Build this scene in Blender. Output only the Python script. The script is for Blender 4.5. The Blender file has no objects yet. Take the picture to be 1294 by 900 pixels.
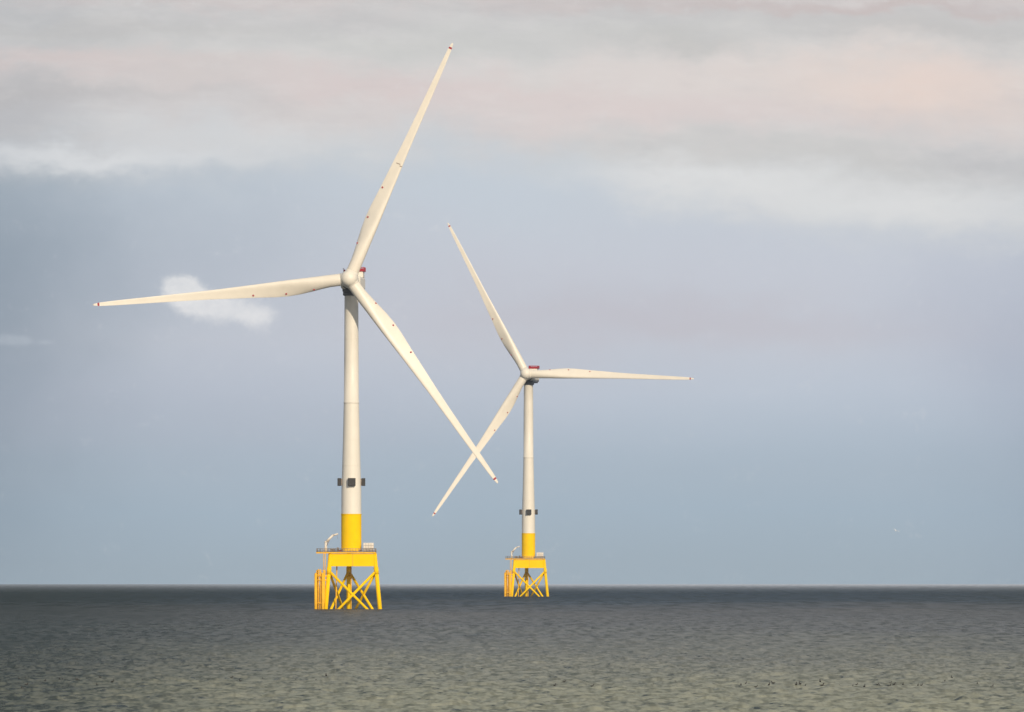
import bpy, bmesh, math, random
import numpy as np
from mathutils import Vector, Matrix

S = bpy.context.scene
COL = S.collection
rad = math.radians

# ------------------------------------------------------------------ camera
F_PX = 11781.0                       # focal length in pixels of a 1294 px wide frame
EY = 716.3                            # eye level row in the 900 px high photograph
EYE = 13.0                           # eye height above the sea, metres
R_EARTH = 7.4e6                      # effective earth radius with refraction
cam_d = bpy.data.cameras.new('camera')
cam = bpy.data.objects.new('camera', cam_d); COL.objects.link(cam)
cam.location = (0, 0, EYE)
cam.rotation_euler = (rad(90) + math.atan((EY - 450) / F_PX), 0, 0)
cam_d.sensor_width = 36
cam_d.lens = F_PX / 1294 * 36
cam_d.clip_start = 1; cam_d.clip_end = 80000
S.camera = cam
S.view_settings.view_transform = 'Standard'
S.view_settings.look = 'None'
S.view_settings.exposure = 0.0
S.view_settings.gamma = 1
S.view_settings.use_curve_mapping = False

# ------------------------------------------------------------------ sun
SUN_EL, SUN_AZ = 23.0, 20.0          # azimuth: degrees to the right of straight behind the camera
sd = Vector((math.sin(rad(SUN_AZ)) * math.cos(rad(SUN_EL)), -math.cos(rad(SUN_AZ)) * math.cos(rad(SUN_EL)), math.sin(rad(SUN_EL))))
sun_d = bpy.data.lights.new('sun', 'SUN'); sun_d.energy = 3.4; sun_d.angle = rad(0.6); sun_d.color = (1.0, 0.86, 0.66)
sun = bpy.data.objects.new('sun', sun_d); COL.objects.link(sun)
sun.rotation_euler = sd.to_track_quat('Z', 'Y').to_euler(); sun.location = (0, -50, 300)

# ------------------------------------------------------------------ sky
W = bpy.data.worlds.new('World'); S.world = W; W.use_nodes = True
nt = W.node_tree; nt.nodes.clear()
def srgb(r, g, b):
    f = lambda v: (v / 255 / 12.92) if v / 255 <= 0.04045 else ((v / 255 + 0.055) / 1.055) ** 2.4
    return (f(r), f(g), f(b), 1.0)
class NB:
    """tiny node-building helper"""
    def __init__(s, tree): s.t = tree
    def n(s, typ, **kw):
        n = s.t.nodes.new(typ)
        for k, v in kw.items(): setattr(n, k, v)
        return n
    def put(s, sock, v):
        if isinstance(v, bpy.types.NodeSocket): s.t.links.new(v, sock)
        else: sock.default_value = v
    def m(s, op, a, b=0.0, c=None, clamp=False):
        n = s.n('ShaderNodeMath', operation=op, use_clamp=clamp)
        s.put(n.inputs[0], a); s.put(n.inputs[1], b)
        if c is not None: s.put(n.inputs[2], c)
        return n.outputs[0]
    def mix(s, f, a, b):
        n = s.n('ShaderNodeMix', data_type='RGBA')
        s.put(n.inputs[0], f); s.put(n.inputs[6], a); s.put(n.inputs[7], b)
        return n.outputs[2]
    def smooth(s, v, lo, hi):
        n = s.n('ShaderNodeMapRange', interpolation_type='SMOOTHSTEP')
        s.put(n.inputs[0], v); s.put(n.inputs[1], lo); s.put(n.inputs[2], hi)
        return n.outputs[0]
    def comb(s, x, y, z):
        n = s.n('ShaderNodeCombineXYZ'); s.put(n.inputs[0], x); s.put(n.inputs[1], y); s.put(n.inputs[2], z)
        return n.outputs[0]
    def noise(s, vec, scale, detail=4, rough=0.5):
        n = s.n('ShaderNodeTexNoise'); s.put(n.inputs['Vector'], vec)
        n.inputs['Scale'].default_value = scale; n.inputs['Detail'].default_value = detail; n.inputs['Roughness'].default_value = rough
        return n.outputs['Fac']
    def ramp(s, f, stops, interp='EASE'):
        n = s.n('ShaderNodeValToRGB'); n.color_ramp.interpolation = interp
        e = n.color_ramp.elements
        while len(e) < len(stops): e.new(0.5)
        for i, (p, c) in enumerate(stops): e[i].position = p; e[i].color = c
        s.put(n.inputs[0], f); return n.outputs[0]
    def curve(s, f, pts):
        n = s.n('ShaderNodeFloatCurve'); c = n.mapping.curves[0]
        while len(c.points) < len(pts): c.points.new(0.5, 0.5)
        for i, p in enumerate(pts): c.points[i].location = p
        n.mapping.update(); s.put(n.inputs['Value'], f); return n.outputs[0]
b = NB(nt)
tc = b.n('ShaderNodeTexCoord')
sep = b.n('ShaderNodeSeparateXYZ'); nt.links.new(tc.outputs['Generated'], sep.inputs[0])
dx, dy, dz = sep.outputs
az = b.m('ARCTAN2', dx, dy)                                  # azimuth from +Y
el = b.m('ARCSINE', dz)
A_ = b.m('DIVIDE', az, 0.0549)                                # -1..1 over 6.3 degrees of azimuth
E_ = b.m('MULTIPLY_ADD', el, 1 / 0.0611, -0.0)                # 0..1 over 3.5 degrees of elevation
# drifting warp so that no band has a ruled edge
nv = b.comb(A_, b.m('MULTIPLY', E_, 3.2), 0.0)
w1 = b.m('MULTIPLY', b.m('SUBTRACT', b.noise(nv, 1.6, 5, 0.55), 0.5), 0.16)
w2 = b.m('MULTIPLY', b.m('SUBTRACT', b.noise(b.comb(b.m('ADD', A_, 7.3), b.m('MULTIPLY', E_, 2.0), 3.0), 5.0, 6, 0.62), 0.5), 0.13)
Ew = b.m('ADD', b.m('ADD', E_, w1), w2)
w3 = b.m('MULTIPLY', b.m('SUBTRACT', b.noise(b.comb(A_, E_, 9.0), 2.5, 4, 0.55), 0.5), 0.35)
Aw = b.m('ADD', A_, w3)
Y = lambda y: (EY - y) / F_PX / 0.0611
X = lambda x: (x - 647) / F_PX / 0.0549
clear = b.ramp(b.m('ADD', E_, b.m('MULTIPLY', w1, 0.5)), [
    (0.0, srgb(167, 185, 199)), (0.10, srgb(172, 192, 209)), (0.20, srgb(181, 197, 213)), (0.30, srgb(197, 207, 221)), (0.40, srgb(204, 209, 220)),
    (0.52, srgb(204, 209, 220)), (0.66, srgb(201, 209, 219)), (0.80, srgb(198, 206, 214)), (1.0, srgb(198, 198, 202))], 'LINEAR')
deck = b.ramp(Ew, [
    (0.60, srgb(216, 218, 220)), (0.70, srgb(211, 212, 213)), (0.79, srgb(214, 209, 209)), (0.86, srgb(215, 211, 210)),
    (0.92, srgb(210, 210, 210)), (0.97, srgb(202, 201, 202)), (1.0, srgb(206, 198, 198))], 'EASE')
# lower edge of the cloud deck, as a function of azimuth
t01 = b.m('MULTIPLY_ADD', A_, 0.5, 0.5, clamp=True)
edge = b.curve(t01, [(0.0, Y(212)), (0.12, Y(216)), (0.30, Y(212)), (0.46, Y(196)), (0.55, Y(220)), (0.66, Y(262)), (0.80, Y(288)), (1.0, Y(296))])
dd = b.m('SUBTRACT', b.m('ADD', E_, b.m('ADD', b.m('MULTIPLY', w1, 0.5), w2)), edge)
soft = b.smooth(dd, -0.055, 0.085)
wisp = b.smooth(b.noise(b.comb(b.m('MULTIPLY_ADD', E_, 0.6, A_), b.m('MULTIPLY', E_, 4.0), 12.0), 4.5, 8, 0.68), 0.36, 0.68)
deck = b.mix(b.m('MULTIPLY', wisp, 0.38), deck, srgb(226, 223, 222))
col = b.mix(soft, clear, deck)
def streak(col, x, y, sx, sy, c, amt, tilt=0.0, crisp=False):
    """soft anisotropic patch of cloud or edge falloff at a direction (azimuth, elevation), edges broken up by the warp"""
    u = b.m('SUBTRACT', A_ if crisp else Aw, X(x)); v = b.m('SUBTRACT', E_ if crisp else b.m('ADD', b.m('MULTIPLY', w1, 0.55), b.m('ADD', E_, w2)), Y(y))
    v = b.m('MULTIPLY_ADD', u, tilt, v)
    q = b.m('ADD', b.m('POWER', b.m('ABSOLUTE', b.m('DIVIDE', u, sx / 647)), 2.0), b.m('POWER', b.m('ABSOLUTE', b.m('DIVIDE', v, sy / 719)), 2.0))
    g = b.m('MULTIPLY', b.m('EXPONENT', b.m('MULTIPLY', q, -1.0)), amt)
    return b.mix(g, col, c)
# x, y, half width, half height, colour, amount, tilt
for a in [
    (130, 320, 280, 100, srgb(150, 166, 182), 0.42, 0),
    (-50, 420, 190, 360, srgb(112, 132, 150), 0.68, 0),  # left edge falloff painted into the sky colour, no cloud
    (1350, 600, 130, 260, srgb(146, 164, 184), 0.4, 0),
    (250, 520, 420, 60, srgb(178, 182, 197), 0.35, 0),
    (700, 400, 260, 70, srgb(196, 196, 206), 0.5, 0),
    (900, 410, 300, 28, srgb(199, 192, 200), 0.4, 0.02),
    (1270, 430, 150, 120, srgb(172, 180, 200), 0.4, 0),
    (620, 235, 130, 50, srgb(200, 210, 221), 0.5, 0),
    (300, 172, 230, 22, srgb(216, 219, 222), 0.6, 0.05),
    (120, 195, 190, 17, srgb(224, 226, 229), 0.85, 0.02),
    (60, 80, 300, 17, srgb(217, 203, 201), 0.65, 0.03),
    (520, 112, 330, 18, srgb(220, 206, 205), 0.75, 0.03),
    (40, 115, 240, 13, srgb(186, 184, 186), 0.5, 0.03),
    (100, 40, 300, 16, srgb(192, 190, 190), 0.55, 0),
    (550, 55, 250, 20, srgb(204, 204, 202), 0.6, 0),
    (850, 56, 90, 18, srgb(196, 196, 195), 0.8, 0.05),
    (1210, 40, 300, 17, srgb(196, 195, 195), 0.75, 0.0),
    (800, 140, 260, 28, srgb(225, 212, 210), 0.75, 0.03),
    (960, 95, 260, 30, srgb(229, 219, 215), 0.7, 0.0),
    (1180, 110, 170, 44, srgb(238, 217, 207), 0.75, 0.03),
    (1100, 12, 420, 10, srgb(203, 190, 189), 0.75, 0),
    (1050, 196, 260, 18, srgb(205, 204, 203), 0.7, 0.05),
    (1270, 205, 110, 24, srgb(192, 192, 196), 0.6, 0.03),
    (900, 232, 140, 20, srgb(228, 229, 230), 0.85, 0.04),
    (1110, 256, 220, 24, srgb(226, 227, 228), 0.85, 0.03),
    (250, 95, 60, 14, srgb(208, 206, 205), 0.3, 0),
]: col = streak(col, *a)
wisp2 = b.smooth(b.noise(b.comb(b.m('MULTIPLY_ADD', E_, 0.5, A_), b.m('MULTIPLY', E_, 3.5), 17.0), 7.0, 8, 0.7), 0.45, 0.72)
col = b.mix(b.m('MULTIPLY', b.m('MULTIPLY', wisp2, soft), 0.14), col, srgb(238, 236, 234))
wisp3 = b.smooth(b.noise(b.comb(b.m('MULTIPLY_ADD', E_, 0.5, A_), b.m('MULTIPLY', E_, 3.0), 27.0), 6.0, 8, 0.7), 0.48, 0.74)
col = b.mix(b.m('MULTIPLY', b.m('MULTIPLY', wisp3, soft), 0.13), col, srgb(178, 178, 184))
# small isolated cumulus patches
puff = b.m('MULTIPLY', b.m('SUBTRACT', b.noise(b.comb(A_, b.m('MULTIPLY', E_, 1.3), 5.0), 16.0, 5, 0.6), 0.5), 1.4)
def cumulus(col, blobs, c, amt, lo=0.2, hi_=1.3):
    tot = None
    for (x, y, sx, sy) in blobs:
        q = b.m('ADD', b.m('POWER', b.m('ABSOLUTE', b.m('DIVIDE', b.m('SUBTRACT', A_, X(x)), sx / 647)), 2.0),
                b.m('POWER', b.m('ABSOLUTE', b.m('DIVIDE', b.m('SUBTRACT', E_, Y(y)), sy / 719)), 2.0))
        g = b.m('EXPONENT', b.m('MULTIPLY', q, -1.0))
        tot = g if tot is None else b.m('ADD', tot, g)
    m = b.smooth(b.m('ADD', tot, b.m('ADD', b.m('MULTIPLY', puff, 0.9), b.m('MULTIPLY', b.m('SUBTRACT', b.noise(b.comb(A_, E_, 2.0), 70.0, 4, 0.6), 0.5), 0.8))), lo, hi_)
    thin = b.m('MULTIPLY_ADD', b.noise(b.comb(A_, b.m('MULTIPLY', E_, 1.4), 8.0), 38.0, 5, 0.65), 0.9, 0.45, clamp=True)   # thinner and denser parts
    return b.mix(b.m('MULTIPLY', b.m('MULTIPLY', m, amt), thin), col, c)
col = cumulus(col, [(262, 386, 34, 17), (298, 393, 34, 18), (328, 402, 20, 14), (236, 382, 24, 16)], srgb(236, 236, 238), 0.92, 0.08, 1.4)
col = cumulus(col, [(220, 360, 17, 13), (238, 359, 16, 12), (230, 370, 24, 14), (250, 374, 20, 12)], srgb(238, 238, 239), 0.88, 0.15, 1.3)
col = cumulus(col, [(4, 430, 20, 8), (30, 431, 18, 7), (58, 433, 10, 4)], srgb(186, 195, 206), 0.55)
# the veil covers the low sky all round; higher up broken cloud over the physical sky
hi = b.noise(tc.outputs['Generated'], 3.2, 6, 0.6)
hic = b.mix(b.smooth(hi, 0.35, 0.7), srgb(186, 190, 200), srgb(226, 224, 222))
col = b.mix(b.smooth(el, 0.068, 0.16), col, hic)
sky = b.n('ShaderNodeTexSky', sky_type='NISHITA')
sky.sun_disc = False; sky.sun_elevation = rad(SUN_EL); sky.sun_rotation = rad(180 - SUN_AZ)
sky.air_density = 1.2; sky.dust_density = 2.0
bg1 = b.n('ShaderNodeBackground'); nt.links.new(sky.outputs[0], bg1.inputs[0]); bg1.inputs[1].default_value = 0.08
bg2 = b.n('ShaderNodeBackground'); nt.links.new(col, bg2.inputs[0]); bg2.inputs[1].default_value = 1.0
cover = b.m('SUBTRACT', 0.97, b.m('MULTIPLY', b.smooth(el, 0.07, 0.3), b.m('SUBTRACT', 0.97, b.smooth(hi, 0.40, 0.62))), clamp=True)
ms = b.n('ShaderNodeMixShader'); nt.links.new(cover, ms.inputs[0]); nt.links.new(bg1.outputs[0], ms.inputs[1]); nt.links.new(bg2.outputs[0], ms.inputs[2])
wo = b.n('ShaderNodeOutputWorld'); nt.links.new(ms.outputs[0], wo.inputs[0])

# ------------------------------------------------------------------ helpers
def mat(name, base, rough=0.5, var=0.06, scale=0.4, metal=0.0, spec=0.4, stretch=(1, 1, 1), streaks=0.0, streak_col=(0.25, 0.2, 0.14, 1)):
    m = bpy.data.materials.new(name); m.use_nodes = True
    n = m.node_tree; q = NB(n); p = n.nodes['Principled BSDF']
    t = q.n('ShaderNodeTexCoord'); mp = q.n('ShaderNodeMapping'); mp.inputs['Scale'].default_value = stretch
    n.links.new(t.outputs['Object'], mp.inputs[0])
    f = q.noise(mp.outputs[0], scale, 6, 0.6)
    c0 = tuple(max(0, v * (1 - var)) for v in base) + (1,); c1 = tuple(min(1, v * (1 + var)) for v in base) + (1,)
    c = q.mix(q.smooth(f, 0.3, 0.7), c0, c1)
    if streaks:
        mp2 = q.n('ShaderNodeMapping'); mp2.inputs['Scale'].default_value = (1.0, 1.0, 0.06)
        n.links.new(t.outputs['Object'], mp2.inputs[0])
        s_ = q.smooth(q.noise(mp2.outputs[0], 1.6, 5, 0.65), 0.55, 0.8)
        c = q.mix(q.m('MULTIPLY', s_, streaks), c, streak_col)
    n.links.new(c, p.inputs['Base Color'])
    p.inputs['Roughness'].default_value = rough; p.inputs['Metallic'].default_value = metal
    p.inputs['Specular IOR Level'].default_value = spec
    return m
M_WHITE = mat('white_tower_paint', (0.74, 0.70, 0.62), 0.45, 0.03, 0.15, streaks=0.28, streak_col=(0.5, 0.42, 0.3, 1))
M_BLADE = mat('blade_gelcoat', (0.76, 0.71, 0.62), 0.4, 0.03, 0.2, streaks=0.10, streak_col=(0.5, 0.42, 0.32, 1))
M_YEL = mat('yellow_marine_paint', (0.93, 0.585, 0.001), 0.6, 0.03, 0.5, spec=0.0, streaks=0.10, streak_col=(0.55, 0.26, 0.02, 1))
M_YEL2 = mat('weathered_yellow_paint', (0.86, 0.47, 0.03), 0.65, 0.10, 0.9, spec=0.08, streaks=0.3, streak_col=(0.5, 0.25, 0.08, 1))
M_RED = mat('red_paint', (0.34, 0.012, 0.028), 0.5, 0.06)
M_DARK = mat('dark_grey_housing_and_shade', (0.022, 0.021, 0.022), 0.55, 0.15, 1.0)
M_UNDER_SHADE = mat('underside_shade_grey', (0.09, 0.09, 0.10), 0.5, 0.1, 0.5)  # dark tone standing in for shade under the nacelle and hub
M_GREY = mat('galvanised_steel', (0.24, 0.20, 0.17), 0.6, 0.2, 0.7)
M_CAB = mat('cream_cabinet_paint', (0.70, 0.64, 0.56), 0.5, 0.06, 0.6)
M_LINE = mat('brown_seam', (0.22, 0.15, 0.11), 0.6, 0.1)
M_LENS = mat('amber_lens', (0.6, 0.25, 0.02), 0.2, 0.02)

class MB:
    """collects shapes and links them as one mesh object"""
    def __init__(s): s.bm = bmesh.new(); s.mi = 0
    def tube(s, a, c, r0, r1=None, seg=16, cap=True):
        a = Vector(a); c = Vector(c); r1 = r0 if r1 is None else r1
        q = (c - a).to_track_quat('Z', 'Y').to_matrix()
        ra, rb = [], []
        for i in range(seg):
            t = 2 * math.pi * i / seg; d = q @ Vector((math.cos(t), math.sin(t), 0))
            ra.append(s.bm.verts.new(a + d * r0)); rb.append(s.bm.verts.new(c + d * r1))
        for i in range(seg):
            f = s.bm.faces.new((ra[i], ra[(i + 1) % seg], rb[(i + 1) % seg], rb[i])); f.smooth = True; f.material_index = s.mi
        if cap:
            for l in (list(reversed(ra)), rb):
                f = s.bm.faces.new(l); f.material_index = s.mi
        return s
    def lathe(s, prof, seg=48, cap=True):
        rings = [[s.bm.verts.new((r * math.cos(2 * math.pi * i / seg), r * math.sin(2 * math.pi * i / seg), z)) for i in range(seg)] for (r, z) in prof]
        for k in range(len(rings) - 1):
            for i in range(seg):
                f = s.bm.faces.new((rings[k][i], rings[k][(i + 1) % seg], rings[k + 1][(i + 1) % seg], rings[k + 1][i])); f.smooth = True; f.material_index = s.mi
        if cap:
            s.bm.faces.new(list(reversed(rings[0]))).material_index = s.mi; s.bm.faces.new(rings[-1]).material_index = s.mi
        return s
    def box(s, lo, hi, bev=0.0, mx=None):
        vs = [s.bm.verts.new((x, y, z)) for x in (lo[0], hi[0]) for y in (lo[1], hi[1]) for z in (lo[2], hi[2])]
        fs = [s.bm.faces.new([vs[i] for i in f]) for f in ((0, 1, 3, 2), (4, 6, 7, 5), (0, 4, 5, 1), (2, 3, 7, 6), (0, 2, 6, 4), (1, 5, 7, 3))]
        for f in fs: f.material_index = s.mi
        if bev:
            es = list({e for f in fs for e in f.edges})
            r = bmesh.ops.bevel(s.bm, geom=es, offset=bev, segments=3, affect='EDGES', profile=0.5)
            for f in r['faces']: f.material_index = s.mi; f.smooth = bev > 0.5
            vs = list({v for f in r['faces'] for v in f.verts} | {v for v in vs if v.is_valid})
        if mx is not None:
            for v in vs: v.co = mx @ v.co
        return s
    def prism(s, pts, z0, z1):
        lo = [s.bm.verts.new((x, y, z0)) for x, y in pts]; up = [s.bm.verts.new((x, y, z1)) for x, y in pts]
        n = len(pts)
        for i in range(n): s.bm.faces.new((lo[i], lo[(i + 1) % n], up[(i + 1) % n], up[i]))
        s.bm.faces.new(list(reversed(lo))); s.bm.faces.new(up)
        return s
    def ball(s, c, r, sc=(1, 1, 1), seg=16):
        mx = Matrix.Translation(c) @ Matrix.Diagonal((sc[0], sc[1], sc[2], 1))
        r_ = bmesh.ops.create_uvsphere(s.bm, u_segments=seg, v_segments=max(6, seg // 2), radius=r, matrix=mx)
        for v in r_['verts']:
            for f in v.link_faces: f.smooth = True; f.material_index = s.mi
        return s
    def build(s, name, mats, parent=None, mx=None):
        me = bpy.data.meshes.new(name)
        bmesh.ops.recalc_face_normals(s.bm, faces=s.bm.faces[:])
        s.bm.to_mesh(me); s.bm.free()
        for m in (mats if isinstance(mats, (list, tuple)) else [mats]): me.materials.append(m)
        o = bpy.data.objects.new(name, me); COL.objects.link(o); o.parent = parent
        if mx is not None: o.matrix_local = mx
        return o
def tag(o, label=None, cat=None, group=None, kind=None):
    for k, v in (('label', label), ('category', cat), ('group', group), ('kind', kind)):
        if v: o[k] = v

# ------------------------------------------------------------------ sea
rng = np.random.RandomState(11)
NW = 90
lam = np.exp(rng.uniform(math.log(1.2), math.log(8.0), NW))
wdir = rad(250) + rng.normal(0, rad(38), NW)                  # waves run in towards the shore, with a wide spread
kx = 2 * math.pi / lam * np.cos(wdir); ky = 2 * math.pi / lam * np.sin(wdir)
ph = rng.uniform(0, 2 * math.pi, NW)
amp = 0.0062 * lam ** 0.85 * rng.uniform(0.6, 1.3, NW)
amp *= np.where(lam > 4.5, 4.5 / lam, 1)
def wave_height(x, y, spacing):
    h = np.zeros_like(x)
    for i in range(NW):
        fade = np.clip((lam[i] / np.maximum(spacing, 1e-3) - 2.2) / 2.5, 0, 1)
        if fade.max() <= 0: continue
        sel = fade > 0
        h[sel] += (amp[i] * fade[sel]) * np.sin(kx[i] * x[sel] + ky[i] * y[sel] + ph[i])
    return h + 0.22 * h * np.abs(h) / 0.3                      # slightly peaked crests
def sea_level(x, y): return -(x * x + y * y) / (2 * R_EARTH)
rows = [0.0, 60.0, 200.0, 400.0, 560.0, 640.0]
r = 690.0
while r < 20000:
    rows.append(r)
    r += 0.36 if r < 1300 else min(0.36 + (r - 1300) * 0.0011, 3.0) if r < 4200 else min(3.0 + (r - 4200) * 0.01, 70) if r < 15500 else 500
rows = np.array(rows)
fine = np.linspace(-rad(5.2), rad(5.2), 660)
side = np.concatenate([np.linspace(rad(5.2), rad(12), 12)[1:], np.linspace(rad(12), rad(180), 40)[1:]])
ang = np.concatenate([-side[::-1], fine, side])               # closes on itself at 180 degrees
A, Rr = np.meshgrid(ang, rows)
gx = Rr * np.sin(A); gy = Rr * np.cos(A)
dr = np.gradient(rows)[:, None] * np.ones_like(A)
da = np.gradient(ang)[None, :] * Rr
gz = sea_level(gx, gy) + wave_height(gx, gy, np.maximum(dr, da))
nr, nc = A.shape
co = np.stack([gx, gy, gz], -1).reshape(-1, 3).astype(np.float32)
ii, jj = np.meshgrid(np.arange(1, nr - 1), np.arange(nc - 1), indexing='ij')
q0 = (ii * nc + jj).ravel(); quads = np.stack([q0, q0 + 1, q0 + nc + 1, q0 + nc], -1)
jj = np.arange(nc - 1); tri = np.stack([np.zeros(nc - 1, int), nc + jj + 1, nc + jj], -1)
loops = np.concatenate([quads.ravel(), tri.ravel()]).astype(np.int32)
starts = np.concatenate([np.arange(len(quads)) * 4, len(quads) * 4 + np.arange(len(tri)) * 3]).astype(np.int32)
me = bpy.data.meshes.new('sea')
me.vertices.add(len(co)); me.vertices.foreach_set('co', co.ravel())
me.loops.add(len(loops)); me.loops.foreach_set('vertex_index', loops)
me.polygons.add(len(starts)); me.polygons.foreach_set('loop_start', starts)
me.polygons.foreach_set('use_smooth', np.ones(len(starts), bool))
me.update(calc_edges=True); me.validate()
me.flip_normals() if me.polygons[len(quads) // 2].normal.z < 0 else None
sea = bpy.data.objects.new('sea', me); COL.objects.link(sea); tag(sea, kind='structure')

mw = bpy.data.materials.new('sea_water'); mw.use_nodes = True
n = mw.node_tree; q = NB(n); p = n.nodes['Principled BSDF']
g = q.n('ShaderNodeNewGeometry'); sp = q.n('ShaderNodeSeparateXYZ'); n.links.new(g.outputs['Position'], sp.inputs[0])
px, py = sp.outputs[0], sp.outputs[1]
# turbid sandy water inshore, clearer and bluer offshore: the water's own colour, by distance from the beach
patch = q.m('SUBTRACT', q.noise(q.comb(q.m('MULTIPLY', px, 0.011), q.m('MULTIPLY', py, 0.0022), 0.0), 1.0, 4, 0.55), 0.5)
dist = q.m('ADD', q.m('LOGARITHM', q.m('MAXIMUM', py, 100.0), 10.0), q.m('MULTIPLY', patch, 0.30))
dn = q.m('MULTIPLY_ADD', dist, 1 / 1.3, -2.8 / 1.3)           # 0 at 630 m, 1 at 12.6 km
wc = q.ramp(dn, [(0.0, (0.290, 0.290, 0.172, 1)), (0.12, (0.265, 0.265, 0.168, 1)), (0.28, (0.170, 0.172, 0.140, 1)), (0.40, (0.108, 0.109, 0.106, 1)),
                 (0.50, (0.078, 0.082, 0.088, 1)), (0.60, (0.022, 0.046, 0.074, 1)), (0.70, (0.005, 0.028, 0.056, 1)), (1.0, (0.003, 0.028, 0.058, 1))], 'LINEAR')
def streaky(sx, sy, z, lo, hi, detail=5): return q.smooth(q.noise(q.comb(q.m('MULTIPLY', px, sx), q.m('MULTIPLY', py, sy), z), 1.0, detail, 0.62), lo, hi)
# ruffled patches and wave-face shading painted into the water colour: three overlapping sizes, the fine ones only resolvable close in
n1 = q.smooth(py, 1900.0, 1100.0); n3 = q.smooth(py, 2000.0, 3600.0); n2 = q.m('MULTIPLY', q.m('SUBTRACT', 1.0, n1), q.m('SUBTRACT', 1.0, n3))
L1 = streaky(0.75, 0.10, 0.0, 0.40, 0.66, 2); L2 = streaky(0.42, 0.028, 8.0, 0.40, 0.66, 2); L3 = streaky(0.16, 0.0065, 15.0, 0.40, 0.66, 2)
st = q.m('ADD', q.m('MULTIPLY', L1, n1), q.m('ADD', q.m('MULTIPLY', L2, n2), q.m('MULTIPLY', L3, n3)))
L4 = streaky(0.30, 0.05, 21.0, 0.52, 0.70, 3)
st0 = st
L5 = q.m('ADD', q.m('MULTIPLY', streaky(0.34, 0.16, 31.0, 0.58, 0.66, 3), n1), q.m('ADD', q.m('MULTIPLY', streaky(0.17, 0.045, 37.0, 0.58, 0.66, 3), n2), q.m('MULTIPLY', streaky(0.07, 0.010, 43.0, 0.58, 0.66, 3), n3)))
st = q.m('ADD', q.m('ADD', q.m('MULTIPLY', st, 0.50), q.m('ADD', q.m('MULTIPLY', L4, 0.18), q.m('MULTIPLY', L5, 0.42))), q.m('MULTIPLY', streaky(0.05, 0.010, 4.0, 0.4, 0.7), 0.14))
# cloud shade and edge falloff painted into the water colour, left and right
lft_shade = q.smooth(q.m('DIVIDE', q.m('ADD', px, 12.0), q.m('MAXIMUM', py, 50.0)), 0.0, -0.055)
rgt_shade = q.smooth(q.m('DIVIDE', q.m('SUBTRACT', px, 12.0), q.m('MAXIMUM', py, 50.0)), 0.03, 0.06)
wc = q.mix(q.m('MINIMUM', 0.93, q.m('ADD', q.m('ADD', q.m('MULTIPLY', lft_shade, 0.80), q.m('MULTIPLY', rgt_shade, 0.28)), q.m('MULTIPLY', st, q.m('SUBTRACT', 1.0, q.m('MULTIPLY', lft_shade, 0.5))))), wc, (0.010, 0.020, 0.018, 1))
n.nodes.remove(p)
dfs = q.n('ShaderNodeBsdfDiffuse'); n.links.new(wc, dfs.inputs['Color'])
gls = q.n('ShaderNodeBsdfGlossy'); gls.inputs['Roughness'].default_value = 0.22; gls.inputs['Color'].default_value = (1, 1, 1, 1)
mxs = q.n('ShaderNodeMixShader'); n.links.new(dfs.outputs[0], mxs.inputs[1]); n.links.new(gls.outputs[0], mxs.inputs[2])
out = [x for x in n.nodes if x.type == 'OUTPUT_MATERIAL'][0]; n.links.new(mxs.outputs[0], out.inputs['Surface'])
# wind-roughened water mirrors little of the sky; towards the horizon only the crests' shallow backs are seen and the sheen grows
n.links.new(q.m('MULTIPLY', q.m('ADD', q.m('SUBTRACT', 0.17, q.m('MULTIPLY', q.smooth(py, 1800.0, 4500.0), 0.10)), q.m('MULTIPLY', q.smooth(py, 5000.0, 12000.0), 0.75)), q.m('MULTIPLY', q.m('SUBTRACT', 1.0, q.m('MULTIPLY', lft_shade, 0.45)), q.m('SUBTRACT', 1.25, q.m('MULTIPLY', st0, 0.5)))), mxs.inputs[0])
# steep little wind ripples, as a random tilt of the surface that keeps its strength at any distance
def tex3(scale, detail):
    t_ = q.n('ShaderNodeTexNoise'); n.links.new(g.outputs['Position'], t_.inputs['Vector'])
    t_.inputs['Scale'].default_value = scale; t_.inputs['Detail'].default_value = detail; t_.inputs['Roughness'].default_value = 0.7
    v_ = q.n('ShaderNodeVectorMath', operation='SUBTRACT'); n.links.new(t_.outputs['Color'], v_.inputs[0]); v_.inputs[1].default_value = (0.5, 0.5, 0.5)
    w_ = q.n('ShaderNodeVectorMath', operation='MULTIPLY'); n.links.new(v_.outputs[0], w_.inputs[0]); w_.inputs[1].default_value = (RIP, RIP, 0)
    return w_.outputs[0]
RIP = 0.7
ad = q.n('ShaderNodeVectorMath', operation='ADD'); n.links.new(g.outputs['Normal'], ad.inputs[0]); n.links.new(tex3(0.8, 5), ad.inputs[1])
nm_ = q.n('ShaderNodeVectorMath', operation='NORMALIZE'); n.links.new(ad.outputs[0], nm_.inputs[0]); n.links.new(nm_.outputs[0], dfs.inputs['Normal']); n.links.new(nm_.outputs[0], gls.inputs['Normal'])
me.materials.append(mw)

# ------------------------------------------------------------------ wind turbine
HUB_Z, OVER, R_TIP = 105.3, 8.2, 82.0
PHI = rad(-6.5)                                               # heading of the three legged jacket
def leg_pt(k, z):
    a = PHI + k * rad(120); rr = 10.1 - (10.1 - 8.25) * z / 17.8
    return Vector((rr * math.sin(a), rr * math.cos(a), z))

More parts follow.
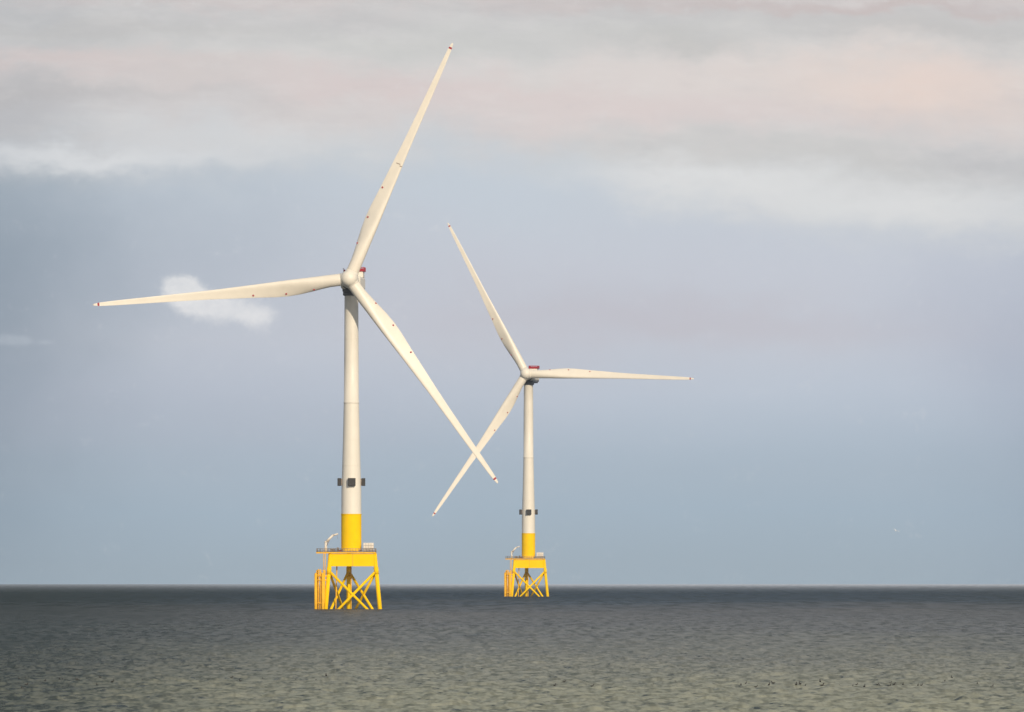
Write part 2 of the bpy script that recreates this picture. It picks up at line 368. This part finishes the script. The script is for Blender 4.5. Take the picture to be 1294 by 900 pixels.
def blade_mesh():
    T = [  # r, leading edge x, trailing edge x, thickness ratio, twist, airfoil blend
        (2.2, 1.95, -1.95, 1.0, 24, 0.0), (3.0, 1.97, -1.97, 1.0, 24, 0.0), (6.0, 1.95, -2.0, 0.97, 25, 0.0), (9.0, 1.88, -2.4, 0.84, 25, 0.15), (12.0, 1.8, -2.9, 0.70, 24, 0.4),
        (16.0, 1.75, -3.4, 0.54, 21, 0.75), (20.0, 1.65, -3.6, 0.43, 18, 1), (24.0, 1.52, -3.45, 0.37, 15, 1), (30.0, 1.32, -2.95, 0.31, 11.5, 1),
        (37.0, 1.12, -2.5, 0.27, 6.5, 1), (45.0, 0.92, -2.0, 0.24, 4, 1), (52.0, 0.85, -1.68, 0.22, 2.5, 1), (60.0, 0.8, -1.4, 0.20, 1, 1),
        (68.0, 0.74, -1.12, 0.19, 0, 1), (75.0, 0.64, -0.88, 0.18, -0.5, 1), (79.9, 0.5, -0.62, 0.18, -1, 1), (80.5, 0.42, -0.52, 0.18, -1, 1),
        (81.5, 0.28, -0.36, 0.18, -1, 1), (82.0, 0.08, -0.12, 0.18, -1, 1)]
    rs = sorted(set([t[0] for t in T] + list(np.arange(4, 79, 1.5))))
    cols = list(zip(*T)); f = lambda i, r: float(np.interp(r, cols[0], cols[i]))
    m = MB(); N = 36; rings = []
    for r in rs:
        le, te, th, tw, af = (f(i, r) for i in range(1, 6)); c = le - te; ring = []
        y0 = 0.0 - 3.2 * (r / R_TIP) ** 2 - r * math.tan(rad(2.0))
        for i in range(N):
            t = 2 * math.pi * i / N; u = (1 - math.cos(t)) / 2; sg = 1 if t < math.pi else -1
            circ = math.sqrt(max(u * (1 - u), 0)) * th
            na = 5 * th * (0.2969 * math.sqrt(u) - 0.126 * u - 0.3516 * u * u + 0.2843 * u ** 3 - 0.1015 * u ** 4)
            camb = 0.04 * af * 4 * u * (1 - u) - (0.035 * af * math.sin(math.pi * u) ** 2 if sg < 0 else 0) * -1
            yy = sg * (circ * (1 - af) + na * af) + camb * 0.6
            x, y = le - u * c, yy * c
            ring.append(m.bm.verts.new((x * math.cos(rad(tw)) + y * math.sin(rad(tw)), y0 - x * math.sin(rad(tw)) + y * math.cos(rad(tw)), r)))
        rings.append((r, ring))
    for (ra, a), (rb, c_) in zip(rings, rings[1:]):
        for i in range(N):
            fc = m.bm.faces.new((a[i], a[(i + 1) % N], c_[(i + 1) % N], c_[i])); fc.smooth = True
            fc.material_index = 1 if ra >= 79.5 and rb <= 80.7 else 0
    m.bm.faces.new(list(reversed(rings[0][1]))); m.bm.faces.new(rings[-1][1])
    # pick the windward surface point at a given radius and chordwise fraction for the small red receptors
    spots = []
    for r, u in ((11.0, 0.80), (21.0, 0.80), (31.0, 0.80)):
        ring = min(rings, key=lambda q_: abs(q_[0] - r))[1]
        j = min((i for i in range(N // 2 + 1, N)), key=lambda i: abs((1 - math.cos(2 * math.pi * i / N)) / 2 - u))
        spots.append(ring[j].co.copy())
    band = [[v.co.copy() for v in min(rings, key=lambda q_: abs(q_[0] - rr))[1]] for rr in (40.0,)]
    return m, spots, band

def make_turbine():
    root = bpy.data.objects.new('wind_turbine', None); COL.objects.link(root)
    # --- tower
    m = MB()
    z1 = 30.6
    prof = [(3.22, z1), (3.22, z1 + .06), (3.215, z1 + .3), (3.20, 33.0), (3.18, 38.0), (3.0, 44.0), (2.72, 54.0), (2.45, 66.0), (2.44, 66.2), (2.52, 66.25), (2.52, 66.6), (2.42, 66.65),
            (2.34, 80.0), (2.26, 92.0), (2.22, 100.9), (2.35, 101.1), (2.35, 102.6)]
    m.lathe(prof, 64)
    tw = m.build('tower', M_WHITE, root)
    for z, rr in ((46.2, 2.935), (54.5, 2.71), (87.0, 2.30)):
        m = MB(); m.lathe([(rr - .05, z - .12), (rr + .035, z - .1), (rr + .035, z + .1), (rr - .05, z + .12)], 64, cap=False); m.build('flange_ring', M_WHITE, tw)
    # --- yellow base of the tower
    m = MB(); m.lathe([(3.05, 18.35), (3.3, 18.4), (3.3, 18.9), (3.25, 18.95), (3.25, 19.05), (3.25, 19.3), (3.25, 30.0), (3.25, 30.22), (3.25, 30.3), (3.34, 30.32), (3.34, 30.58), (3.2, 30.59)], 64)
    tb = m.build('yellow_tower_base', M_YEL, root)
    m = MB(); m.box((-0.55, -3.36, 18.95), (0.55, -3.15, 21.1), 0.05); m.build('door', M_YEL2, tb, Matrix.Rotation(rad(150), 4, 'Z'))
    # --- four dark aid boxes round the tower
    for a in (3, 93, 183, 273):
        m = MB(); m.box((-1.2, -4.45, 39.6), (1.2, -3.28, 42.1), 0.12)
        bx = m.build('dark_box', M_DARK, root, Matrix.Rotation(rad(a), 4, 'Z'))
        for xb_ in (-0.9, 0.75):
            m = MB(); m.box((xb_, -3.35, 39.75), (xb_ + .15, -2.9, 41.9)); m.build('bracket', M_GREY, bx)
    # --- jacket
    for k in range(3):
        m = MB(); m.tube(leg_pt(k, -9), leg_pt(k, 17.85), 0.70, 0.66, 24)
        d = (leg_pt(k, 12.9) - leg_pt(k, 11.7)); m.tube(leg_pt(k, 11.2), leg_pt(k, 13.4), 0.78, 0.78, 24)
        m.build('leg', M_YEL, root)
    for i, j in ((0, 1), (1, 2), (2, 0)):
        for s_, e_ in ((i, j), (j, i)):
            m = MB(); m.tube(leg_pt(s_, 12.3), leg_pt(e_, -4.6), 0.42, 0.42, 16); m.build('cross_brace', M_YEL, root)
    # Y shaped box girder joining the legs
    w = 0.58; pts = []
    for k in range(3):
        a = PHI + k * rad(120); d = Vector((math.sin(a), math.cos(a))); nrm = Vector((math.cos(a), -math.sin(a)))
        e = d * 8.2
        pts += [tuple(e - nrm * w), tuple(e + nrm * w)]
        a2 = a + rad(60); pts.append((math.sin(a2) * w / math.sin(rad(60)) * 1.0, math.cos(a2) * w / math.sin(rad(60))))
    m = MB(); m.prism(pts, 14.2, 17.7); m.build('inner_girder', M_YEL, root)
    for i, j in ((0, 1), (1, 2), (2, 0)):
        a, c_ = leg_pt(i, 17.8) , leg_pt(j, 17.8); a = Vector((a.x, a.y)); c_ = Vector((c_.x, c_.y)); d = (c_ - a).normalized(); nrm = Vector((-d.y, d.x)) * 0.5
        m = MB(); m.prism([tuple(a - nrm), tuple(c_ - nrm), tuple(c_ + nrm), tuple(a + nrm)], 13.75, 17.8); gd = m.build('box_girder', M_YEL, root)
        mid_ = (a + c_) / 2; m = MB(); m.prism([tuple(mid_ - d * .14 - nrm * 1.22), tuple(mid_ + d * .14 - nrm * 1.22), tuple(mid_ + d * .14 + nrm * 1.22), tuple(mid_ - d * .14 + nrm * 1.22)], 13.8, 17.75)
        m.build('stiffener', M_YEL2, gd)
    # --- deck
    dk = [(7.9, -4.2), (8.1, 1.0), (3.4, 9.0), (-4.2, 9.6), (-8.2, 4.2), (-11.1, 3.4), (-11.2, -5.6), (-7.6, -6.1)]
    m = MB(); m.prism(dk, 17.88, 18.3)
    deck_o = m.build('deck', [M_YEL2], root)
    m = MB()
    for i in range(len(dk)):
        a, c_ = Vector(dk[i]), Vector(dk[(i + 1) % len(dk)]); L = (c_ - a).length
        a = a * 0.985; c_ = c_ * 0.985
        for h in (0.18, 0.65, 1.15): m.tube((a.x, a.y, 18.3 + h), (c_.x, c_.y, 18.3 + h), 0.07 if h > 0.3 else 0.12, seg=6)
        npz = max(2, int(L / 0.9))
        for t in range(npz):
            q_ = a.lerp(c_, t / npz); m.tube((q_.x, q_.y, 18.28), (q_.x, q_.y, 19.5), 0.07, seg=6)
    m.build('railing', M_GREY, deck_o)
    m = MB()
    for xa, ya, xb, yb, h in ((-6.6, -5.0, -5.2, -3.6, 1.1), (-4.6, -5.0, -3.9, -4.3, 1.5), (-3.6, -4.6, -2.5, -3.9, 0.9), (2.6, -4.4, 3.5, -3.7, 0.9)):
        m = MB(); m.box((xa, ya, 18.31), (xb, yb, 18.3 + h), 0.05); m.build('deck_locker', M_GREY, deck_o)
    m = MB()
    m.box((-3.9, -5.25, 18.32), (-2.9, -4.75, 18.95), 0.04); m.build('red_box', M_RED, deck_o)
    # --- cabinet
    m = MB(); m.box((3.9, -3.9, 18.62), (7.25, -1.3, 21.3), 0.08)
    cb = m.build('equipment_cabinet', M_CAB, root)
    m = MB()
    for x in (4.7, 5.55, 6.4): m.box((x - .03, -3.94, 18.75), (x + .03, -3.898, 21.15))
    for z in (19.6, 20.4): m.box((3.95, -3.955, z - .04), (7.2, -3.902, z + .04))
    m.build('cabinet_frame', M_GREY, cb)
    for x in (4.1, 7.0):
        for y in (-3.7, -1.5): m = MB(); m.box((x - .12, y - .12, 18.3), (x + .12, y + .12, 18.63)); m.build('cabinet_foot', M_GREY, cb)
    # --- davit crane
    m = MB(); m.tube((-8.15, -3.2, 18.3), (-8.15, -3.2, 21.4), 0.46, 0.40, 16); m.ball((-8.15, -3.2, 21.5), 0.48)
    cr = m.build('davit_crane', M_CAB, root)
    m = MB(); m.tube((-8.15, -3.2, 21.5), (-5.9, -3.3, 23.7), 0.42, 0.34, 12); m.ball((-5.9, -3.3, 23.7), 0.34); m.tube((-5.9, -3.3, 23.7), (-4.2, -3.4, 24.2), 0.33, 0.22, 12)
    m.build('boom', M_CAB, cr)
    m = MB(); m.tube((-8.15, -3.5, 19.8), (-6.7, -3.3, 22.7), 0.10, seg=10); m.build('hydraulic_ram', M_GREY, cr)
    m = MB(); m.tube((-4.3, -3.4, 24.1), (-4.3, -3.4, 22.9), 0.03, seg=6); m.ball((-4.3, -3.4, 22.8), 0.12); m.build('hook', M_GREY, cr)
    # --- boat landing on the left hand leg
    m = MB()
    bl = bpy.data.objects.new('boat_landing', None); COL.objects.link(bl); bl.parent = root
    L = leg_pt(2, 5)
    for x, y, zt, rr in ((-11.3, -6.6, 11.2, 0.46), (-9.0, -7.4, 11.2, 0.46), (-10.8, -5.2, 12.3, 0.34), (-8.6, -6.0, 12.3, 0.34), (-9.7, -5.4, 12.0, 0.24)):
        m = MB(); m.tube((x, y, -6), (x, y, zt), rr, seg=16); m.ball((x, y, zt), rr); m.build('fender_tube', M_YEL2, bl)
    for z in (1.9, 9.3, 10.6):
        m = MB()
        for (xa, ya), (xb, yb) in (((-11.35, -6.6), (-8.95, -7.4)), ((-10.8, -5.2), (-8.6, -6.0)), ((-11.35, -6.6), (-10.8, -5.2)), ((-8.95, -7.4), (-8.6, -6.0))):
            m.tube((xa, ya, z), (xb, yb, z), 0.20, seg=10)
        lp = leg_pt(2, z); m.tube((-8.6, -6.0, z), lp, 0.24, seg=10); m.tube((-10.8, -5.2, z), lp, 0.24, seg=10)
        m.build('stand_off', M_YEL2, bl)
    m = MB()
    for dx_ in (-0.3, 0.3): m.tube((-10.1 + dx_, -6.7, -4), (-10.1 + dx_, -6.7, 12.9), 0.13, seg=8)
    z = -1
    while z < 12.8: m.tube((-10.4, -6.7, z), (-9.8, -6.7, z), 0.07, seg=6); z += 0.35
    m.build('ladder', M_YEL2, bl)
    m = MB(); m.box((-11.2, -6.9, 10.95), (-8.7, -5.3, 11.1))
    for x in (-11.1, -9.95, -8.8):
        for y in (-6.8, -5.4): m.tube((x, y, 11.1), (x, y, 12.5), 0.07, seg=6)
    for z in (11.8, 12.45):
        m.tube((-11.1, -6.8, z), (-8.8, -6.8, z), 0.07, seg=6); m.tube((-11.1, -5.4, z), (-8.8, -5.4, z), 0.07, seg=6); m.tube((-11.1, -6.8, z), (-11.1, -5.4, z), 0.07, seg=6)
    m.build('rest_platform', M_YEL2, bl)
    m = MB()
    for dx_ in (-0.32, 0.32): m.tube((-8.5 + dx_, -6.1, 11.0), (-8.5 + dx_, -6.1, 18.4), 0.09, seg=8)
    z = 11.2
    while z < 18.2: m.tube((-8.82, -6.1, z), (-8.18, -6.1, z), 0.05, seg=6); z += 0.35
    m.build('upper_ladder', M_YEL2, bl)
    for x, y in ((-0.2, 5.6), (-5.1, -2.4)):                   # cable tubes running down inside the jacket
        m = MB(); m.tube((x, y, -6), (x * .9, y * .9, 13.9), 0.2, seg=10); m.build('cable_tube', M_YEL2, root)
    return root

blade_mb, spots, band = blade_mesh()
blade_me = blade_mb.build('blade', [M_BLADE, M_RED])
def make_nacelle_and_rotor(root, yaw, phase, seam_on=None, first=True, src=None):
    top = Matrix.Translation((0, 0, HUB_Z)) @ Matrix.Rotation(-rad(yaw), 4, 'Z')
    if src is None:
        m = MB(); m.box((-3.2, -3.9, -2.5), (3.2, 15.5, 1.9), 0.9)
        nc_ = m.build('nacelle', M_WHITE, root, top)
        m = MB(); m.box((-2.7, -3.3, -3.4), (2.7, 15.2, -1.9), 0.5); m.build('underbody_shade', M_UNDER_SHADE, nc_)  # added dark block, stands in for the shade under the nacelle
        m = MB(); m.box((-0.8, 8.3, 1.7), (3.0, 14.5, 3.62), 0.1); m.build('cooler_housing', M_WHITE, nc_)
        m = MB(); m.lathe([(2.4, -4.5), (2.75, -4.3), (2.75, -3.3)], 40); m.build('shaded_yaw_collar', M_UNDER_SHADE, nc_)  # collar coloured dark for the shade below the hub
        m = MB(); m.box((-2.9, 15.45, -2.7), (2.9, 16.3, 0.8), 0.2); m.build('rear_cooler', M_DARK, nc_)
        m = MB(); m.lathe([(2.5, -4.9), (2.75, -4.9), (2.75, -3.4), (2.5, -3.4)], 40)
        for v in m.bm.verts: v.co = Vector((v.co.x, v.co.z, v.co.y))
        m.build('hub_shade_ring', M_DARK, nc_)  # dark ring added as the shade between hub and nacelle
        m = MB(); m.box((-1.1, 8.0, 1.92), (3.4, 14.8, 2.12))      # red hoist platform with meshed railing
        for x in np.linspace(-1.0, 3.3, 6):
            for y in (8.05, 14.75): m.box((x - .07, y - .07, 2.1), (x + .07, y + .07, 3.3))
        for y in np.linspace(8.05, 14.75, 8):
            for x in (-1.0, 3.3): m.box((x - .07, y - .07, 2.1), (x + .07, y + .07, 3.3))
        for z in (2.75, 3.25):
            for x in (-1.0, 3.3): m.box((x - .05, 8, z - .07), (x + .05, 14.8, z + .07))
            for y in (8.05, 14.75): m.box((-1.0, y - .05, z - .07), (3.3, y + .05, z + .07))
        for x in (-1.02, 3.32): m.box((x - .02, 8.1, 2.1), (x + .02, 14.7, 2.75))
        m.box((-0.95, 8.0, 2.1), (3.25, 8.04, 2.75)); m.box((-0.95, 14.76, 2.1), (3.25, 14.8, 2.75))
        for v in m.bm.verts: v.co.z += 1.7
        m.build('helihoist_platform', M_RED, nc_)
        m = MB(); m.tube((-2.9, 4, 2), (-2.9, 4, 4.6), 0.07, seg=8); m.tube((-3.3, 4, 4.3), (-2.5, 4, 4.3), 0.05, seg=6); m.build('wind_vane_mast', M_GREY, nc_)
        m = MB(); m.tube((-2.35, 1.5, 1.7), (-2.35, 1.5, 4.0), 0.28, seg=10); m.build('obstruction_light', M_RED, nc_)
    rot = Matrix.Translation((0, 0, HUB_Z)) @ Matrix.Rotation(-rad(yaw), 4, 'Z') @ Matrix.Rotation(-rad(5), 4, 'X') @ Matrix.Translation((0, -OVER, 0))
    parts = []
    if src is None:
        m = MB(); m.lathe([(2.5, 3.6), (2.8, 3.0), (2.88, 1.6), (2.83, 0.0), (2.7, -1.4), (2.3, -2.4), (1.75, -3.15), (0.9, -3.55), (0.3, -3.65)], 48)
        for v in m.bm.verts: v.co = Vector((v.co.x, v.co.z, v.co.y))
        for k in range(3):
            be = rad(90 - (phase + 120 * k)); d = Vector((math.sin(be), 0, math.cos(be)))
            m.tube(d * 1.0, d * 2.75, 2.12, 2.08, 40)
        hub = m.build('hub', M_WHITE, root, rot)
    for k in range(3):
        be = rad(90 - (phase + 120 * k))
        o = blade_me if (first and k == 0) else blade_me.copy()
        if not (first and k == 0): COL.objects.link(o)
        o.parent = root; o.matrix_local = rot @ Matrix.Rotation(be, 4, 'Y') @ Matrix.Scale(1.006, 4)
        parts.append(o)
    return parts
# receptor discs and the seam, as sub-parts of the blades
m = MB()
rec_src = []
for c in spots:
    m = MB(); m.tube(c + Vector((0, 0.12, 0)), c + Vector((0, -0.14, 0)), 0.30, seg=12); rec_src.append(m.build('receptor_disc', M_RED))
def dress(bl, first=False):
    for i, s_ in enumerate(rec_src):
        o = s_ if first else s_.copy()
        if not first: COL.objects.link(o)
        o.parent = bl

tA = make_turbine()
bA = make_nacelle_and_rotor(tA, 4.0, 66.2)
for i, o in enumerate(bA): dress(o, i == 0)
ring = band[0]; N = len(ring); cen = sum(ring, Vector()) / N      # broken thin dark seam across the upward blade at mid span
for i0, i1, oz in ((19, 25, 0.5), (25, 30, -0.1), (30, 35, -0.6)):
    m = MB()
    lo_, up_ = [], []
    for i in range(i0, i1 + 1):
        c_ = cen + (ring[i % N] - cen) * 1.02 + Vector((0, -0.02, oz)); lo_.append(m.bm.verts.new(c_ + Vector((0, 0, -.12)))); up_.append(m.bm.verts.new(c_ + Vector((0, 0, .12))))
    for k in range(len(lo_) - 1): m.bm.faces.new((lo_[k], lo_[k + 1], up_[k + 1], up_[k]))
    m.build('seam_band', M_LINE, bA[0])
yA = 3000.0; xA = (444 - 647) / F_PX * yA
tA.location = (xA, yA, sea_level(xA, yA))
tag(tA, 'larger nearer white wind turbine on a yellow jacket, one blade pointing up right', 'wind turbine', 'offshore wind turbines')

# second turbine: copies of every part, its own rotor position
def copy_tree(o, parent):
    c_ = o.copy(); COL.objects.link(c_); c_.parent = parent
    for ch in list(o.children):
        if not ch.name.startswith('seam_band'): copy_tree(ch, c_)
    return c_
tB = copy_tree(tA, None)
yB = 4514.0; xB = (667.8 - 647) / F_PX * yB
tB.location = (xB, yB, sea_level(xB, yB)); tB.scale = (1.0, 1.0, 1.0)
YAWB, PHB, DPH = 8.0, -2.3, -2.3 - 66.2
HUB_B = HUB_Z + 1.6                                            # its tower stands a little taller
rotB = Matrix.Translation((0, 0, HUB_B)) @ Matrix.Rotation(-rad(YAWB), 4, 'Z') @ Matrix.Rotation(-rad(5), 4, 'X') @ Matrix.Translation((0, -OVER, 0))
kb = 0
for ch in tB.children:
    nm = ch.name.split('.')[0]
    if nm == 'nacelle': ch.matrix_local = Matrix.Translation((0, 0, HUB_B)) @ Matrix.Rotation(-rad(YAWB), 4, 'Z')
    if nm == 'tower': k_ = (72.0 + 1.6) / 72.0; ch.scale = (1, 1, k_); ch.location = (0, 0, 30.6 * (1 - k_))
    if nm == 'hub': ch.matrix_local = rotB @ Matrix.Rotation(-rad(DPH), 4, 'Y')
    if nm == 'blade': ch.matrix_local = rotB @ Matrix.Rotation(rad(90 - (PHB + 120 * kb)), 4, 'Y') @ Matrix.Scale(1.006, 4); kb += 1
tag(tB, 'smaller farther white wind turbine on a yellow jacket, one blade level to the right', 'wind turbine', 'offshore wind turbines')

# ------------------------------------------------------------------ birds
def bird_mat(name, c): return mat(name, c, 0.7, 0.15, 8.0)
M_BLACK = bird_mat('dark_feathers', (0.030, 0.028, 0.025)); M_GULLW = bird_mat('white_feathers', (0.75, 0.74, 0.72)); M_GULLG = bird_mat('grey_feathers', (0.35, 0.36, 0.38)); M_BILL = bird_mat('yellow_bill', (0.6, 0.35, 0.05))
def loft(sections, seg=10):
    """one continuous skin through elliptical sections (centre, half width, half height, direction)"""
    m = MB(); rings = []
    for c, hw, hh, d in sections:
        q_ = Vector(d).normalized().to_track_quat('Z', 'Y').to_matrix(); sx = q_ @ Vector((1, 0, 0)); sy = q_ @ Vector((0, 1, 0))
        rings.append([m.bm.verts.new(Vector(c) + sx * hw * math.cos(2 * math.pi * i / seg) + sy * hh * math.sin(2 * math.pi * i / seg)) for i in range(seg)])
    for a, c_ in zip(rings, rings[1:]):
        for i in range(seg): m.bm.faces.new((a[i], a[(i + 1) % seg], c_[(i + 1) % seg], c_[i])).smooth = True
    m.bm.faces.new(list(reversed(rings[0]))); m.bm.faces.new(rings[-1])
    return m
duck = loft([((-.30, 0, .10), .01, .01, (1, 0, 0)), ((-.22, 0, .08), .05, .03, (1, 0, 0)), ((-.12, 0, .06), .10, .075, (1, 0, 0)), ((0, 0, .05), .125, .095, (1, 0, 0)), ((.10, 0, .06), .11, .09, (1, 0, .2)),
             ((.16, 0, .11), .07, .065, (.6, 0, 1)), ((.18, 0, .19), .042, .045, (.1, 0, 1)), ((.19, 0, .25), .045, .055, (.3, 0, 1)), ((.21, 0, .29), .045, .05, (.9, 0, .8)), ((.26, 0, .285), .03, .03, (1, 0, -.2)),
             ((.31, 0, .27), .018, .012, (1, 0, -.2)), ((.34, 0, .265), .006, .004, (1, 0, -.2))])
bird0 = duck.build('seabird', M_BLACK)
left = [(27, 859), (33, 860), (53, 861), (60, 861), (73, 861), (80, 860), (99, 861), (98, 860), (124, 858), (140, 862), (182, 860), (188, 861), (264, 860), (293, 858), (305, 861), (333, 859), (366, 861), (372, 860), (399, 861), (410, 860), (433, 860),
        (28, 871), (31, 869), (122, 867), (300, 866), (36, 866)]
mid = [(714, 864), (747, 869), (702, 868), (850, 864), (893, 866), (826, 868)]
rt = [(938, 868), (944, 866), (953, 869), (970, 867), (1005, 869), (1010, 868), (1016, 868), (1036, 865), (1035, 869), (1051, 863), (1057, 867), (1077, 869), (1082, 868), (1089, 869), (1107, 868), (1122, 868), (1125, 864), (1129, 868),
      (1142, 866), (1151, 867), (1159, 867), (1165, 869), (1164, 866), (1195, 863), (1200, 858), (1255, 868), (1254, 870), (1236, 866), (978, 866), (1110, 867)]
random.seed(4)
for i, (bx_, by_) in enumerate(left + mid + rt):
    D = EYE / ((by_ - EY) / F_PX); x = (bx_ - 647) / F_PX * D + random.uniform(-.2, .2); y = D + random.uniform(-3, 3)
    o = bird0 if i == 0 else bird0.copy()
    if i: COL.objects.link(o)
    o.location = (x, y, sea_level(x, y) + float(wave_height(np.array([x]), np.array([y]), np.array([0.6]))[0]) + 0.13)
    o.rotation_euler = (0, 0, random.uniform(0, 2 * math.pi)); s_ = random.uniform(0.65, 1.0); o.scale = (s_,) * 3
    side_ = 'left' if bx_ < 500 else 'middle' if bx_ < 900 else 'right'
    tag(o, {'left': 'tiny dark seabird floating in the scattered line on the near sea at left', 'middle': 'tiny dark seabird among the few floating on the near sea at centre right',
            'right': 'tiny dark seabird floating in the long row on the near sea at lower right'}[side_], 'bird', 'seabirds floating on the ' + side_ + ' of the near sea')
# gull in flight, low over the sea at the right
gl = loft([((-.26, 0, 0), .06, .008, (1, 0, 0)), ((-.16, 0, 0), .04, .03, (1, 0, 0)), ((-.05, 0, -.01), .065, .06, (1, 0, 0)), ((.08, 0, -.01), .065, .062, (1, 0, 0)), ((.17, 0, .01), .045, .045, (1, 0, .2)),
           ((.22, 0, .025), .04, .042, (1, 0, 0)), ((.26, 0, .02), .028, .028, (1, 0, 0)), ((.29, 0, .01), .012, .014, (1, 0, 0)), ((.33, 0, .0), .004, .005, (1, 0, 0))])
for sg in (-1, 1):                                             # wings grow out of the same body mesh
    st = [((.03, sg * .03, .02), .13, .018, (0, sg, .4)), ((.06, sg * .22, .13), .105, .014, (0, sg, .5)), ((.08, sg * .38, .18), .09, .010, (-.1, sg, .0)), ((.0, sg * .55, .15), .065, .007, (-.4, sg, -.2)), ((-.12, sg * .72, .10), .01, .003, (-.6, sg, -.3))]
    rings = []
    for c, hw, hh, d in st:
        rings.append([gl.bm.verts.new((c[0] + hw * math.cos(2 * math.pi * i / 10), c[1], c[2] + hh * math.sin(2 * math.pi * i / 10))) for i in range(10)])
    for a, c_ in zip(rings, rings[1:]):
        for i in range(10): gl.bm.faces.new((a[i], a[(i + 1) % 10], c_[(i + 1) % 10], c_[i])).smooth = True
    gl.bm.faces.new(rings[-1])
gull = gl.build('gull', M_GULLW)
D = 1600.0; gull.location = ((1132 - 647) / F_PX * D, D, EYE + (EY - 671) / F_PX * D); gull.rotation_euler = (rad(24), 0, rad(62)); 
tag(gull, 'tiny white gull in flight above the horizon at right', 'bird')

# ------------------------------------------------------------------ haze
mh = bpy.data.materials.new('sea_haze'); mh.use_nodes = True; n = mh.node_tree; n.nodes.clear()
pv = n.nodes.new('ShaderNodeVolumePrincipled'); ou = n.nodes.new('ShaderNodeOutputMaterial'); n.links.new(pv.outputs[0], ou.inputs['Volume'])
pv.inputs['Color'].default_value = (0.80, 0.90, 1.0, 1); pv.inputs['Density'].default_value = 2.0e-5; pv.inputs['Anisotropy'].default_value = 0.2
m = MB(); m.box((-21000, -21000, -29.6), (21000, 21000, 215))
hz = m.build('haze', mh); tag(hz, kind='stuff')
